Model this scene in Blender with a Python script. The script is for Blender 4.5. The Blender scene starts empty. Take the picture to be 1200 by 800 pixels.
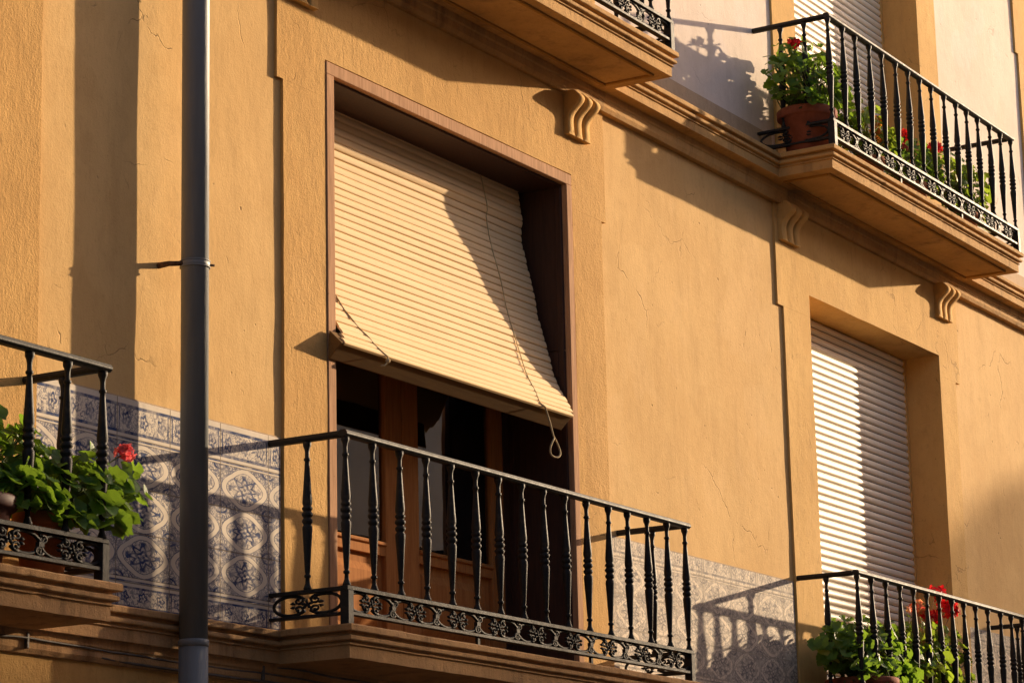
import bpy, bmesh, math, random
from mathutils import Vector, Matrix, noise

random.seed(7)
S = bpy.context.scene
C = S.collection
PI = math.pi

# ------------------------------------------------------------------ node maths
class V:
    """a socket (or number) with arithmetic that adds math nodes"""
    def __init__(s, t, k): s.t, s.k = t, k
    def _m(s, op, b=None, c=None):
        n = s.t.nodes.new('ShaderNodeMath'); n.operation = op
        for i, q in enumerate((s, b, c)):
            if q is None: continue
            if isinstance(q, V): s.t.links.new(q.k, n.inputs[i])
            else: n.inputs[i].default_value = q
        return V(s.t, n.outputs[0])
    def _r(s, op, b):
        n = s.t.nodes.new('ShaderNodeMath'); n.operation = op
        n.inputs[0].default_value = b; s.t.links.new(s.k, n.inputs[1])
        return V(s.t, n.outputs[0])
    def __add__(s, b): return s._m('ADD', b)
    __radd__ = __add__
    def __sub__(s, b): return s._m('SUBTRACT', b)
    def __rsub__(s, b): return s._r('SUBTRACT', b)
    def __mul__(s, b): return s._m('MULTIPLY', b)
    __rmul__ = __mul__
    def __truediv__(s, b): return s._m('DIVIDE', b)
    def floor(s): return s._m('FLOOR')
    def fract(s): return s._m('FRACT')
    def abs(s): return s._m('ABSOLUTE')
    def sqrt(s): return s._m('SQRT')
    def cos(s): return s._m('COSINE')
    def sin(s): return s._m('SINE')
    def atan2(s, b): return s._m('ARCTAN2', b)
    def max(s, b): return s._m('MAXIMUM', b)
    def min(s, b): return s._m('MINIMUM', b)
    def pow(s, b): return s._m('POWER', b)
    def lt(s, b): return s._m('LESS_THAN', b)
    def gt(s, b): return s._m('GREATER_THAN', b)
    def step(s, a, b):
        n = s.t.nodes.new('ShaderNodeMapRange'); n.interpolation_type = 'SMOOTHSTEP'
        s.t.links.new(s.k, n.inputs['Value'])
        n.inputs['From Min'].default_value = a; n.inputs['From Max'].default_value = b
        return V(s.t, n.outputs[0])

class Mat:
    def __init__(s, name, rough=.8, spec=.3):
        s.m = bpy.data.materials.new(name); s.m.use_nodes = True
        s.t = s.m.node_tree; s.b = s.t.nodes['Principled BSDF']
        s.b.inputs['Roughness'].default_value = rough
        s.b.inputs['Specular IOR Level'].default_value = spec
    def pos(s, obj=False):
        if obj: return s.t.nodes.new('ShaderNodeTexCoord').outputs['Object']
        return s.t.nodes.new('ShaderNodeNewGeometry').outputs['Position']
    def xyz(s, vec):
        n = s.t.nodes.new('ShaderNodeSeparateXYZ'); s.t.links.new(vec, n.inputs[0])
        return [V(s.t, o) for o in n.outputs]
    def scale(s, vec, sc, off=(0, 0, 0)):
        n = s.t.nodes.new('ShaderNodeMapping'); s.t.links.new(vec, n.inputs[0])
        n.inputs['Scale'].default_value = sc; n.inputs['Location'].default_value = off
        return n.outputs[0]
    def noise(s, vec, scale, detail=4, rough=.55, dist=0, color=False):
        n = s.t.nodes.new('ShaderNodeTexNoise'); s.t.links.new(vec, n.inputs['Vector'])
        n.inputs['Scale'].default_value = scale; n.inputs['Detail'].default_value = detail
        n.inputs['Roughness'].default_value = rough; n.inputs['Distortion'].default_value = dist
        return n.outputs['Color'] if color else V(s.t, n.outputs[0])
    def voro(s, vec, scale, feat='F1'):
        n = s.t.nodes.new('ShaderNodeTexVoronoi'); s.t.links.new(vec, n.inputs['Vector'])
        n.feature = feat; n.inputs['Scale'].default_value = scale
        return V(s.t, n.outputs['Distance'])
    def warp(s, vec, scale, amt):
        nz = s.noise(vec, scale, 3, color=True)
        a = s.t.nodes.new('ShaderNodeVectorMath'); a.operation = 'MULTIPLY_ADD'
        s.t.links.new(nz, a.inputs[0]); a.inputs[1].default_value = (amt,) * 3; s.t.links.new(vec, a.inputs[2])
        return a.outputs[0]
    def mix(s, f, a, b, mode='MIX'):
        n = s.t.nodes.new('ShaderNodeMix'); n.data_type = 'RGBA'; n.blend_type = mode
        if isinstance(f, V): s.t.links.new(f.k, n.inputs[0])
        else: n.inputs[0].default_value = f
        for i, q in ((6, a), (7, b)):
            if isinstance(q, (tuple, list)): n.inputs[i].default_value = (*q, 1)
            else: s.t.links.new(q, n.inputs[i])
        return n.outputs[2]
    def color(s, c):
        if isinstance(c, (tuple, list)): s.b.inputs['Base Color'].default_value = (*c, 1)
        else: s.t.links.new(c, s.b.inputs['Base Color'])
        return s
    def rough(s, v):
        s.t.links.new(v.k, s.b.inputs['Roughness']); return s
    def bump(s, h, strength, dist):
        n = s.t.nodes.new('ShaderNodeBump'); n.inputs['Strength'].default_value = strength
        n.inputs['Distance'].default_value = dist; s.t.links.new(h.k, n.inputs['Height'])
        s.t.links.new(n.outputs[0], s.b.inputs['Normal']); return s

def plaster(name, base, alt, dirt, grain, fine=150, crack=1.0, lump=.006, streak=.38):
    m = Mat(name, .92, .12); p = m.pos()
    big = m.noise(p, 1.1, 5, .6)
    col = m.mix(big.step(.35, .7), base, alt)
    pt_ = m.noise(m.warp(p, 1.9, .5), .9, 3, .5)                # old repairs in a slightly different wash
    col = m.mix(pt_.step(.555, .575) * .30, col, tuple(min(1, c * k) for c, k in zip(alt, (.93, .90, .84))))
    col = m.mix((1 - pt_.step(.40, .43)) * .22, col, tuple(min(1, c * k) for c, k in zip(base, (1.05, 1.08, 1.25))))
    ps = m.scale(p, (2.2, 2.2, .35))
    st = m.noise(ps, 2.6, 6, .65)
    col = m.mix(st.step(.5, .78) * streak, col, dirt)
    mott = m.noise(m.scale(p, (1, 1, .6)), 5.5, 5, .65)
    col = m.mix(mott.step(.46, .70) * .5, col, tuple(c * .9 for c in alt))
    col = m.mix(m.noise(p, 14, 4, .7).step(.5, .75) * .16, col, dirt)
    sp = m.noise(p, 38, 3, .6)
    col = m.mix(sp.step(.58, .76) * .34, col, dirt)
    vs_ = m.noise(m.scale(p, (26, 26, 5)), 1.6, 4, .7)
    col = m.mix(vs_.step(.52, .78) * .34, col, dirt)
    fl = m.noise(p, 120, 2, .6)
    col = m.mix(fl.step(.64, .74) * .30 * crack, col, tuple(c * .5 for c in dirt))
    wp = m.warp(m.warp(p, 2.6, .30), 17, .045)
    ce = m.voro(wp, 1.5, 'DISTANCE_TO_EDGE')
    cm = m.noise(p, .85, 2).step(.52, .62)
    cn = m.noise(p, 7, 2).step(.44, .56)
    ck = (1 - ce.step(.0, .0075)) * cm * cn * crack
    pits = m.voro(m.warp(p, 20, .03), 9)
    pit = (1 - pits.step(.035, .09)) * m.noise(p, 4.3, 2).step(.50, .62) * crack
    sc = m.scale(m.warp(p, 30, .02), (8, 8, 5)); se = m.voro(m.warp(sc, .9, .8), .9, 'DISTANCE_TO_EDGE')
    scr = (1 - se.step(.0, .03)) * m.noise(p, 2.9, 3).step(.62, .70) * m.noise(p, 15, 2).step(.46, .6) * crack
    dark = (ck + pit + scr).min(1.0)
    col = m.mix(dark * .6, col, tuple(c * .28 for c in dirt))
    m.color(col)
    h = m.noise(p, fine * 1.7, 3, .7) * (grain * 1.1) + m.noise(p, 75, 4, .65) * (grain * 1.7) + m.noise(m.scale(p, (1, 1, .5)), 24, 4, .65) * (grain * 2.2) + m.noise(p, 7, 4) * lump * .9 \
        + m.noise(p, 1.8, 3) * lump * 2.4 - dark * .003
    m.bump(h, 1.0, 1.0)
    return m.m

M = {}
M['field'] = plaster('plaster_field', (.655, .42, .175), (.60, .37, .145), (.40, .235, .085), .0007, 130, 1, .0022)
M['surround'] = plaster('plaster_surround', (.585, .345, .118), (.53, .30, .098), (.33, .18, .06), .0019, 95, .5, .002)
M['surround_smooth'] = plaster('plaster_surround_smooth', (.64, .395, .14), (.58, .345, .115), (.36, .21, .075), .0011, 110, .7, .002)
M['cream'] = plaster('plaster_cream', (.72, .605, .50), (.68, .56, .455), (.50, .39, .31), .0006, 130, .8, .0022, .3)
M['plinth'] = plaster('plaster_plinth', (.50, .36, .23), (.44, .31, .19), (.26, .18, .11), .0012, 110, .6, .002)
M['mould'] = plaster('plaster_moulding', (.54, .315, .115), (.45, .255, .09), (.17, .095, .05), .0017, 110, .3, .0015, .85)
M['mould_low'] = plaster('plaster_moulding_weathered', (.52, .30, .135), (.40, .225, .095), (.13, .075, .04), .0022, 95, .4, .002, .9)
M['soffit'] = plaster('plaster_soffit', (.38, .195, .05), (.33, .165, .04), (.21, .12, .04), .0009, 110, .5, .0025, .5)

def wood(name, a, b, rough=.55, grain=(30, 30, 2.0), spec=.35, bump=.0006, pits=0):
    m = Mat(name, rough, spec); p = m.pos()
    g = m.noise(m.scale(p, grain), 2.2, 6, .65, .6)
    col = m.mix(g.step(.3, .7), a, b)
    h = g * bump
    if pits:
        q = m.noise(p, 45, 3, .6).step(.66, .74)
        col = m.mix(q * pits, col, tuple(c * .35 for c in a)); h = h - q * .001
    m.color(col); m.bump(h, 1, 1)
    return m.m
M['frame'] = wood('wood_frame_weathered', (.50, .28, .15), (.33, .175, .09), .85, spec=.08, pits=.8)
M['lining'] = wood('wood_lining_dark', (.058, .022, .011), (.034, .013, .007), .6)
M['door'] = wood('wood_door_brown', (.43, .18, .055), (.31, .12, .038), .8, spec=.03)
M['bar'] = wood('wood_blind_bar', (.19, .105, .036), (.15, .08, .028), .8, (2, 30, 30), .08)
M['bar_edge'] = wood('wood_blind_edge', (.66, .46, .23), (.60, .40, .19), .8, (2, 30, 30), .08)

def simple(name, c, rough=.6, spec=.3, var=.12, sc=9, bump=0, bsc=60):
    m = Mat(name, rough, spec); p = m.pos(True)
    n = m.noise(p, sc, 4)
    m.color(m.mix(n.step(.3, .7), tuple(x * (1 - var) for x in c), tuple(x * (1 + var) for x in c)))
    if bump: m.bump(m.noise(p, bsc, 3), 1, bump)
    return m.m
# blind slats: a little different from slat to slat
def slat_mat(name, a, b, rough, spec):
    m = Mat(name, rough, spec)
    ri = m.t.nodes.new('ShaderNodeNewGeometry').outputs['Random Per Island']
    n = m.noise(m.pos(), 14, 4, .6)
    col = m.mix((V(m.t, ri) * .6 + n * .5), a, b)
    m.color(m.mix(m.noise(m.scale(m.pos(), (3, 3, 3)), 1.5, 4).step(.55, .75) * .25, col, tuple(x * .8 for x in b)))
    return m.m
M['slat'] = slat_mat('blind_slat_cream', (.82, .60, .345), (.74, .53, .29), .75, .1)
M['shutter'] = slat_mat('shutter_slat_ivory', (.88, .77, .60), (.83, .71, .53), .5, .3)
M['cord'] = simple('cord_beige', (.48, .37, .21), .9, .1)
M['cord_dark'] = simple('cord_aged', (.27, .19, .10), .9, .1)

def iron_mat():
    m = Mat('iron_black_paint', .55, .18); p = m.pos(True)
    n = m.noise(p, 26, 5, .65); d = m.noise(p, 90, 3)
    col = m.mix(n.step(.5, .72), (.017, .0155, .014), (.042, .033, .024))
    nz = m.t.nodes.new('ShaderNodeNewGeometry').outputs['Normal']
    up = m.xyz(nz)[2].step(.55, .95) * n.step(.3, .6)
    col = m.mix(up * .35, col, (.075, .06, .044))        # dust lying on the upward faces
    rs = m.noise(p, 17, 5, .7)
    col = m.mix(rs.step(.60, .72) * .55, col, (.075, .032, .014))
    m.color(col); m.rough(n * .3 + .46); m.bump(d * .0008 + n * .0012, 1, 1)
    return m.m
M['iron'] = iron_mat()

def pipe_mat():
    m = Mat('drainpipe_grey', .55, .35); p = m.pos()
    n = m.noise(m.scale(p, (8, 8, 1.0)), 2.2, 5, .6)
    col = m.mix(n.step(.3, .75), (.155, .168, .172), (.19, .198, .198))
    sp = m.noise(p, 60, 2).step(.72, .78)
    m.color(m.mix(sp * .4, col, (.16, .13, .1))); m.rough(n * .2 + .46)
    m.bump(n * .004 + m.noise(p, 3.1, 2) * .006, 1, 1)
    return m.m
M['pipe'] = pipe_mat()
M['rust'] = simple('iron_rusty', (.11, .055, .028), .85, .2, .4, 60, .002, 90)
M['cable'] = simple('cable_sheath', (.11, .09, .072), .6, .3, .3)
M['pot'] = simple('terracotta', (.42, .15, .06), .85, .15, .2, 12, .002, 50)
M['pot_dark'] = simple('plastic_pot_dark_red', (.085, .022, .016), .6, .3, .15, 8)
M['pot_red'] = simple('terracotta_dark', (.24, .075, .04), .85, .12, .2, 12, .002, 50)
M['soil'] = simple('soil', (.05, .032, .02), .95, .1, .4, 60, .01, 60)
M['stem'] = simple('plant_stem', (.14, .16, .05), .7, .2, .25, 20)
M['stem_dry'] = simple('plant_stem_dry', (.30, .20, .10), .8, .2, .25, 20)

def leaf_mat(name, a, b, tr, yellow=.0):
    m = Mat(name, .5, .35); t = m.t
    ri = V(t, t.nodes.new('ShaderNodeNewGeometry').outputs['Random Per Island'])
    n = m.noise(m.pos(True), 40, 4)
    col = m.mix((ri * .75 + n * .35), a, b)
    if yellow: col = m.mix(ri.gt(1 - yellow), col, (.42, .33, .05))
    m.color(col)
    m.bump(m.noise(m.pos(True), 70, 3), 1, .004)
    tb = t.nodes.new('ShaderNodeBsdfTranslucent')
    tc = m.mix(ri, tuple(x * .7 for x in tr), tr); t.links.new(tc, tb.inputs[0])
    mx = t.nodes.new('ShaderNodeMixShader'); mx.inputs[0].default_value = .42
    t.links.new(m.b.outputs[0], mx.inputs[1]); t.links.new(tb.outputs[0], mx.inputs[2])
    t.links.new(mx.outputs[0], t.nodes['Material Output'].inputs[0])
    return m.m
M['leaf'] = leaf_mat('geranium_leaf', (.036, .10, .014), (.10, .20, .026), (.28, .46, .035), .04)
M['leaf_light'] = leaf_mat('geranium_leaf_light', (.075, .16, .02), (.15, .25, .03), (.36, .5, .04), .06)
def petal_mat(name, a, b):
    m = Mat(name, .6, .2); t = m.t
    ri = V(t, t.nodes.new('ShaderNodeNewGeometry').outputs['Random Per Island'])
    col = m.mix(ri, a, b); m.color(col)
    tb = t.nodes.new('ShaderNodeBsdfTranslucent'); t.links.new(col, tb.inputs[0])
    mx = t.nodes.new('ShaderNodeMixShader'); mx.inputs[0].default_value = .35
    t.links.new(m.b.outputs[0], mx.inputs[1]); t.links.new(tb.outputs[0], mx.inputs[2])
    t.links.new(mx.outputs[0], t.nodes['Material Output'].inputs[0])
    return m.m
M['red'] = petal_mat('petal_red', (.62, .012, .018), (.80, .035, .03))
M['pink'] = petal_mat('petal_pink', (.68, .08, .10), (.80, .20, .18))
M['fading'] = petal_mat('petal_fading', (.72, .14, .10), (.78, .48, .20))
M['orange'] = petal_mat('petal_orange', (.70, .22, .03), (.75, .36, .05))

def glass_mat():
    m = bpy.data.materials.new('window_glass'); m.use_nodes = True; t = m.node_tree
    t.nodes.remove(t.nodes['Principled BSDF'])
    fr = t.nodes.new('ShaderNodeFresnel'); fr.inputs[0].default_value = 1.52
    ml = t.nodes.new('ShaderNodeMath'); ml.operation = 'MULTIPLY'; ml.inputs[1].default_value = 2.6; ml.use_clamp = True
    t.links.new(fr.outputs[0], ml.inputs[0])
    gl = t.nodes.new('ShaderNodeBsdfGlossy'); gl.inputs['Roughness'].default_value = .02
    tr = t.nodes.new('ShaderNodeBsdfTransparent'); tr.inputs[0].default_value = (.80, .82, .78, 1)
    mx = t.nodes.new('ShaderNodeMixShader'); t.links.new(ml.outputs[0], mx.inputs[0])
    t.links.new(tr.outputs[0], mx.inputs[1]); t.links.new(gl.outputs[0], mx.inputs[2])
    t.links.new(mx.outputs[0], t.nodes['Material Output'].inputs[0])
    nz = t.nodes.new('ShaderNodeTexNoise'); nz.inputs['Scale'].default_value = 1.6
    geo = t.nodes.new('ShaderNodeNewGeometry'); t.links.new(geo.outputs['Position'], nz.inputs['Vector'])
    bp = t.nodes.new('ShaderNodeBump'); bp.inputs['Distance'].default_value = .004
    t.links.new(nz.outputs[0], bp.inputs['Height']); t.links.new(bp.outputs[0], gl.inputs['Normal'])
    return m
M['glass'] = glass_mat()
M['curtain'] = simple('curtain_cloth', (.55, .50, .42), .95, .1, .1, 6)
M['room'] = simple('room_dark', (.10, .08, .065), .95, .1)

# ------------------------------------------------------------------ azulejo tiles
TW, TH, TX0, TZ0 = .385, .205, 9.155, 3.3555
def tile_mat(name, white, blue, blue2, fade, speck=0):
    m = Mat(name, .8, .03); p = m.pos(); x, y, z = m.xyz(p)
    cu = (x - TX0) / TW; cv = (z - TZ0) / TH
    a = (cu.fract() - .5) * 2.0; b = (cv.fract() - .5) * 2.0
    wn = m.noise(p, 36, 3) - .5
    r = (a * a + b * b).sqrt() + wn * .07
    ph = b.atan2(a)
    lobe = (ph * 4).cos() * .055 + .80
    d = r - lobe
    band = 1 - (d.abs() - .085).step(-.02, .02)              # white ring
    edge = 1 - ((d.abs() - .105).abs()).step(.0, .035)       # thin blue lines on both sides of it
    inside = d.lt(-.1); outside = d.gt(.1)
    # scroll ornament: contour lines of a fine noise
    n1 = m.noise(p, 44, 3, .55, .8); scroll = 1 - (n1 - .5).abs().step(.022, .07)
    n2 = m.noise(p, 68, 3, .55); scr2 = 1 - (n2 - .52).abs().step(.03, .085)
    ros = (ph * 8).cos() * .10 + .40
    rosl = 1 - (r - ros).abs().step(.03, .115)
    ros2 = 1 - (r - (ph * 4 + .78).cos() * .05 - .20).abs().step(.03, .10)
    blob = (ph * 8 + wn * 6).cos().step(-.1, .6) * (1 - (r - .56).abs().step(.06, .14))
    core = 1 - r.step(.05, .09)
    ins = (rosl.max(ros2).max(blob).max(core)).max(scroll * .75)
    outs = (scroll.max(scr2)) * .85
    corner = ((1 - a.abs()) * (1 - a.abs()) + (1 - b.abs()) * (1 - b.abs())).sqrt() + wn * .1
    cr = (1 - (corner - .26).abs().step(.02, .08)).max(1 - corner.step(.07, .12))
    outs = outs.max(cr)
    med = (inside * ins).max(outside * outs).max(edge) * (1 - band * .93)
    # friezes along top and bottom
    def frieze(z0, z1):
        t = (z - z0) / (z1 - z0)
        inn = t.gt(0.0) * t.lt(1.0)
        fx = ((x - TX0) / (TW / 3)).fract() - .5; fy = t - .5
        rr = ((fx * 1.25) * (fx * 1.25) + (fy * 1.25) * (fy * 1.25)).sqrt() + wn * .12
        fl = (1 - (rr - .22 - (fy.atan2(fx) * 5).cos() * .05).abs().step(.03, .09)).max(1 - rr.step(.06, .11))
        ln = (1 - (t - .12).abs().step(.035, .06)).max(1 - (t - .88).abs().step(.035, .06))
        sc = scroll * (t - .5).abs().lt(.34) * .8
        fxx = (cu.fract() - .5).abs(); le = 1 - (fxx - .46).abs().step(.008, .018)
        return inn, fl.max(ln).max(sc).max(le * (t - .5).abs().lt(.4))
    iT, fT = frieze(3.992, 4.15); iB, fB = frieze(3.215, 3.325)
    mid = z.gt(3.3555) * z.lt(3.9705)
    lines = (1 - (z - 3.981).abs().step(.002, .006)).max(1 - (z - 3.34).abs().step(.002, .006))
    mask = (mid * med).max(iT * fT).max(iB * fB).max(lines)
    if speck:
        sn = m.noise(p, 62, 3, .6)
        mask = (mask * .85).max(sn.step(.50, .58) * speck)
    wear = m.noise(p, 13, 5, .7).step(.30, .60) * .6 + .4
    mask = (mask * wear).min(1.0)
    tone = m.noise(p, 24, 3).step(.3, .7)
    blu = m.mix(tone, blue, blue2)
    big = m.noise(p, 3.3, 4).step(.35, .7)
    wht = m.mix(big, white, tuple(c * .86 for c in white))
    col = m.mix(mask * fade, wht, blu)
    # joints
    jx = (cu.fract() - .5).abs().gt(.4925)
    jz = ((cv.fract() - .5).abs().gt(.4865) * mid).max((z - 3.9865).abs().lt(.0025)).max((z - 3.333).abs().lt(.0025))
    j = jx.max(jz)
    jl = m.noise(p, 5, 2).step(.45, .7)
    jc = m.mix(jl, (.16, .12, .08), (.30, .24, .17)) if not speck else m.mix(jl, (.38, .32, .24), white)
    col = m.mix(j * .8, col, jc)
    m.color(col)
    m.rough(j * .2 + m.noise(p, 20, 3) * .2 + .6)
    tilt = m.noise(m.scale(p, (2.6, 2.6, 4.9)), 1.0, 1)
    m.bump(m.noise(p, 5, 3) * .004 + m.noise(p, 60, 2) * .0006 - j * .002 - mask * .0002 + tilt * .002, 1, 1)
    return m.m
M['tile'] = tile_mat('azulejo_tiles', (.66, .57, .46), (.016, .030, .095), (.035, .058, .15), 1.0)
M['tile_grey'] = tile_mat('azulejo_tiles_grey', (.72, .60, .46), (.05, .055, .085), (.12, .11, .115), .95, .62)

# ------------------------------------------------------------------ mesh helpers
class MB:
    def __init__(s): s.v, s.f, s.sm = [], [], []
    def add(s, vs, fs, smooth=False):
        o = len(s.v); s.v += [tuple(v) for v in vs]; s.f += [tuple(i + o for i in f) for f in fs]; s.sm += [smooth] * len(fs)
        return s
    def box(s, x0, x1, y0, y1, z0, z1):
        vs = [(x, y, z) for x in (x0, x1) for y in (y0, y1) for z in (z0, z1)]
        return s.add(vs, [(0, 1, 3, 2), (4, 6, 7, 5), (0, 4, 5, 1), (2, 3, 7, 6), (0, 2, 6, 4), (1, 5, 7, 3)])
    def lathe(s, prof, n=12, c=(0, 0, 0), caps=True):
        vs = [(c[0] + r * math.cos(2 * PI * k / n), c[1] + r * math.sin(2 * PI * k / n), c[2] + z) for r, z in prof for k in range(n)]
        fs = [(i * n + k, i * n + (k + 1) % n, (i + 1) * n + (k + 1) % n, (i + 1) * n + k) for i in range(len(prof) - 1) for k in range(n)]
        s.add(vs, fs, True)
        if caps:
            o = len(s.v) - len(vs)
            s.f.append(tuple(o + k for k in reversed(range(n)))); s.sm.append(False)
            s.f.append(tuple(o + (len(prof) - 1) * n + k for k in range(n))); s.sm.append(False)
        return s
    def tube(s, pts, r, n=6, caps=True):
        pts = [Vector(p) for p in pts]; rs = r if isinstance(r, (list, tuple)) else [r] * len(pts)
        vs = []; up = Vector((.13, .9, .31)).normalized()
        for i, p in enumerate(pts):
            t = (pts[min(i + 1, len(pts) - 1)] - pts[max(i - 1, 0)])
            t = t.normalized() if t.length > 1e-9 else Vector((0, 0, 1))
            a = t.cross(up)
            if a.length < .05: a = t.cross(Vector((1, 0, 0)))
            a.normalize(); b = a.cross(t)
            vs += [p + (a * math.cos(2 * PI * k / n) + b * math.sin(2 * PI * k / n)) * rs[i] for k in range(n)]
        fs = [(i * n + k, i * n + (k + 1) % n, (i + 1) * n + (k + 1) % n, (i + 1) * n + k) for i in range(len(pts) - 1) for k in range(n)]
        o = len(s.v)
        s.add(vs, fs, True)
        if caps:
            s.f.append(tuple(o + k for k in reversed(range(n)))); s.sm.append(False)
            s.f.append(tuple(o + (len(pts) - 1) * n + k for k in range(n))); s.sm.append(False)
        return s
    def prism(s, poly, x0, x1, axis='x'):
        """polygon (a,b) extruded along an axis; axis x: (y,z); y: (x,z); z: (x,y)"""
        n = len(poly)
        mk = {'x': lambda q, t: (t, q[0], q[1]), 'y': lambda q, t: (q[0], t, q[1]), 'z': lambda q, t: (q[0], q[1], t)}[axis]
        vs = [mk(q, x0) for q in poly] + [mk(q, x1) for q in poly]
        fs = [tuple(range(n)), tuple(reversed(range(n, 2 * n)))] + [(i, i + n, (i + 1) % n + n, (i + 1) % n) for i in range(n)]
        return s.add(vs, fs)
    def build(s, name, mat, parent=None, bevel=0, seg=2, fix=True):
        me = bpy.data.meshes.new(name); me.from_pydata(s.v, [], s.f); me.update()
        for p, q in zip(me.polygons, s.sm): p.use_smooth = q
        if fix:
            bm = bmesh.new(); bm.from_mesh(me); bmesh.ops.recalc_face_normals(bm, faces=bm.faces); bm.to_mesh(me); bm.free()
        me.materials.append(mat)
        o = bpy.data.objects.new(name, me); C.objects.link(o)
        if parent is not None: adopt(o, parent)
        if bevel:
            b = o.modifiers.new('bevel', 'BEVEL'); b.width = bevel; b.segments = seg; b.limit_method = 'ANGLE'; b.angle_limit = .7
            b.harden_normals = False
        return o

def root_of(o):
    p = Vector((0, 0, 0))
    while o is not None: p = p + Vector(o.location); o = o.parent
    return p
def adopt(o, parent):          # keep world coordinates
    o.parent = parent; o.location = Vector(o.location) - root_of(parent)
def tag(o, label, cat, group=None, kind=None):
    o['label'] = label; o['category'] = cat
    if group: o['group'] = group
    if kind: o['kind'] = kind
    return o
def thing(name, loc, label, cat, group=None, rz=0):
    o = bpy.data.objects.new(name, None); C.objects.link(o); o.location = loc; o.rotation_euler.z = rz
    o.empty_display_size = .2
    return tag(o, label, cat, group)
def structure(o): o['kind'] = 'structure'; return o
def dup(root, loc, label, group=None):
    r = root.copy(); C.objects.link(r); r.location = loc; r['label'] = label
    if group: r['group'] = group
    for ch in list(root.children):
        c = ch.copy(); C.objects.link(c); c.parent = r
        for g in list(ch.children):
            d = g.copy(); C.objects.link(d); d.parent = c
    return r

def plate(xs, zs, holes, yf, yb, cell=.09, amp=.0025, edge=.003, seed=0, front_only=False):
    """a wall plate with rectangular holes, front skin finely divided and slightly uneven, with its edge faces"""
    mb = MB()
    def cuts(a, b, extra):
        pts = sorted({round(q, 4) for q in [a, b] + [e for e in extra if a < e < b]})
        out = []
        for p, q in zip(pts, pts[1:]):
            n = max(1, int(round((q - p) / cell)))
            out += [p + (q - p) * i / n for i in range(n)]
        return out + [pts[-1]]
    X = cuts(xs[0], xs[1], [h[0] for h in holes] + [h[1] for h in holes])
    Z = cuts(zs[0], zs[1], [h[2] for h in holes] + [h[3] for h in holes])
    nx, nz = len(X), len(Z)
    def solid(i, k):
        if not (0 <= i < nx - 1 and 0 <= k < nz - 1): return False
        cx, cz = (X[i] + X[i + 1]) / 2, (Z[k] + Z[k + 1]) / 2
        return not any(h[0] < cx < h[1] and h[2] < cz < h[3] for h in holes)
    idx = {}; vs = []
    def vert(i, k, back):
        key = (i, k, back)
        if key not in idx:
            x, z = X[i], Z[k]; y = yb if back else yf
            n = noise.noise(Vector((x * 1.7 + seed, z * 1.7, seed))) * amp + noise.noise(Vector((x * 6 + seed, z * 6, 3.1))) * amp * .35
            if not back: y += n
            border = any(not solid(i + a, k + b) for a in (-1, 0) for b in (-1, 0))
            if border:
                x += noise.noise(Vector((z * 3.1, x, seed + 5))) * edge
                z += noise.noise(Vector((x * 3.1, z, seed + 9))) * edge
            idx[key] = len(vs); vs.append((x, y, z))
        return idx[key]
    fs = []; sm = []
    for i in range(nx - 1):
        for k in range(nz - 1):
            if not solid(i, k): continue
            fs.append((vert(i, k, 0), vert(i + 1, k, 0), vert(i + 1, k + 1, 0), vert(i, k + 1, 0))); sm.append(True)
            for (di, dk, a, b) in ((-1, 0, (i, k + 1), (i, k)), (1, 0, (i + 1, k), (i + 1, k + 1)), (0, -1, (i, k), (i + 1, k)), (0, 1, (i + 1, k + 1), (i, k + 1))):
                if not solid(i + di, k + dk):
                    fs.append((vert(*a, 0), vert(*a, 1), vert(*b, 1), vert(*b, 0))); sm.append(False)
    # split smooth skin from the flat edges
    o = 0
    mb.v = vs; mb.f = fs; mb.sm = sm
    return mb

def finish_plate(mb, name, mat, parent):
    o = mb.build(name, mat, parent, fix=False)
    me = o.data
    # sharp edges between skin and edge faces
    bm = bmesh.new(); bm.from_mesh(me)
    bmesh.ops.recalc_face_normals(bm, faces=bm.faces)
    # open shells: make sure the skin looks toward the street
    skin = [f for f in bm.faces if f.smooth]
    if skin and sum(f.normal.y for f in skin) > 0: bmesh.ops.reverse_faces(bm, faces=bm.faces)
    for e in bm.edges:
        if len(e.link_faces) == 2 and e.link_faces[0].smooth != e.link_faces[1].smooth: e.smooth = False
    bm.to_mesh(me); bm.free()
    return o

# ------------------------------------------------------------------ the setting
sky = None
mb = MB(); mb.add([(-400, -400, 0), (600, -400, 0), (600, 400, 0), (-400, 400, 0)], [(0, 1, 2, 3)])
structure(mb.build('ground', simple('asphalt_ground', (.05, .05, .05), .9, .2, .2, 3)))
mb = MB().box(-30, 90, -1.3, 0.02, -.2, .13); structure(mb.build('pavement', simple('pavement_stone', (.24, .21, .18), .9, .2, .15, 4), None, .01))
mb = MB().box(-30, 90, -9.5, -8.3, -.2, .13); structure(mb.build('pavement', simple('pavement_stone_far', (.24, .21, .18), .9, .2, .15, 4), None, .01))

# ------------------------------------------------------------------ the building
B = thing('apartment_building', (15, 0, 0), 'ochre plastered apartment house front with mouldings, tiled dado and iron balconies', 'building')
XL, XR = 2.0, 32.0
Z1, Z2 = 3.21, 6.965              # balcony floor levels
W1 = (11.185, 13.755, 3.18, 6.212)    # opening of the blind window
W2 = (17.094, 19.453, 3.18, 6.145)
W0 = (5.55, 8.1, 3.18, 6.18)
W3 = (23.1, 25.5, 3.18, 6.145)
U0 = (5.5, 8.1, 6.93, 9.75); U1 = (11.2, 13.75, 6.93, 9.75); U2 = (17.071, 19.399, 6.93, 9.75); U3 = (23.1, 25.5, 6.93, 9.75)
low_holes = [W0, W1, W2, W3]; up_holes = [U0, U1, U2, U3]
grow = lambda h, d=.2: (h[0] - d, h[1] + d, h[2] - d, h[3] + d)

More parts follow.
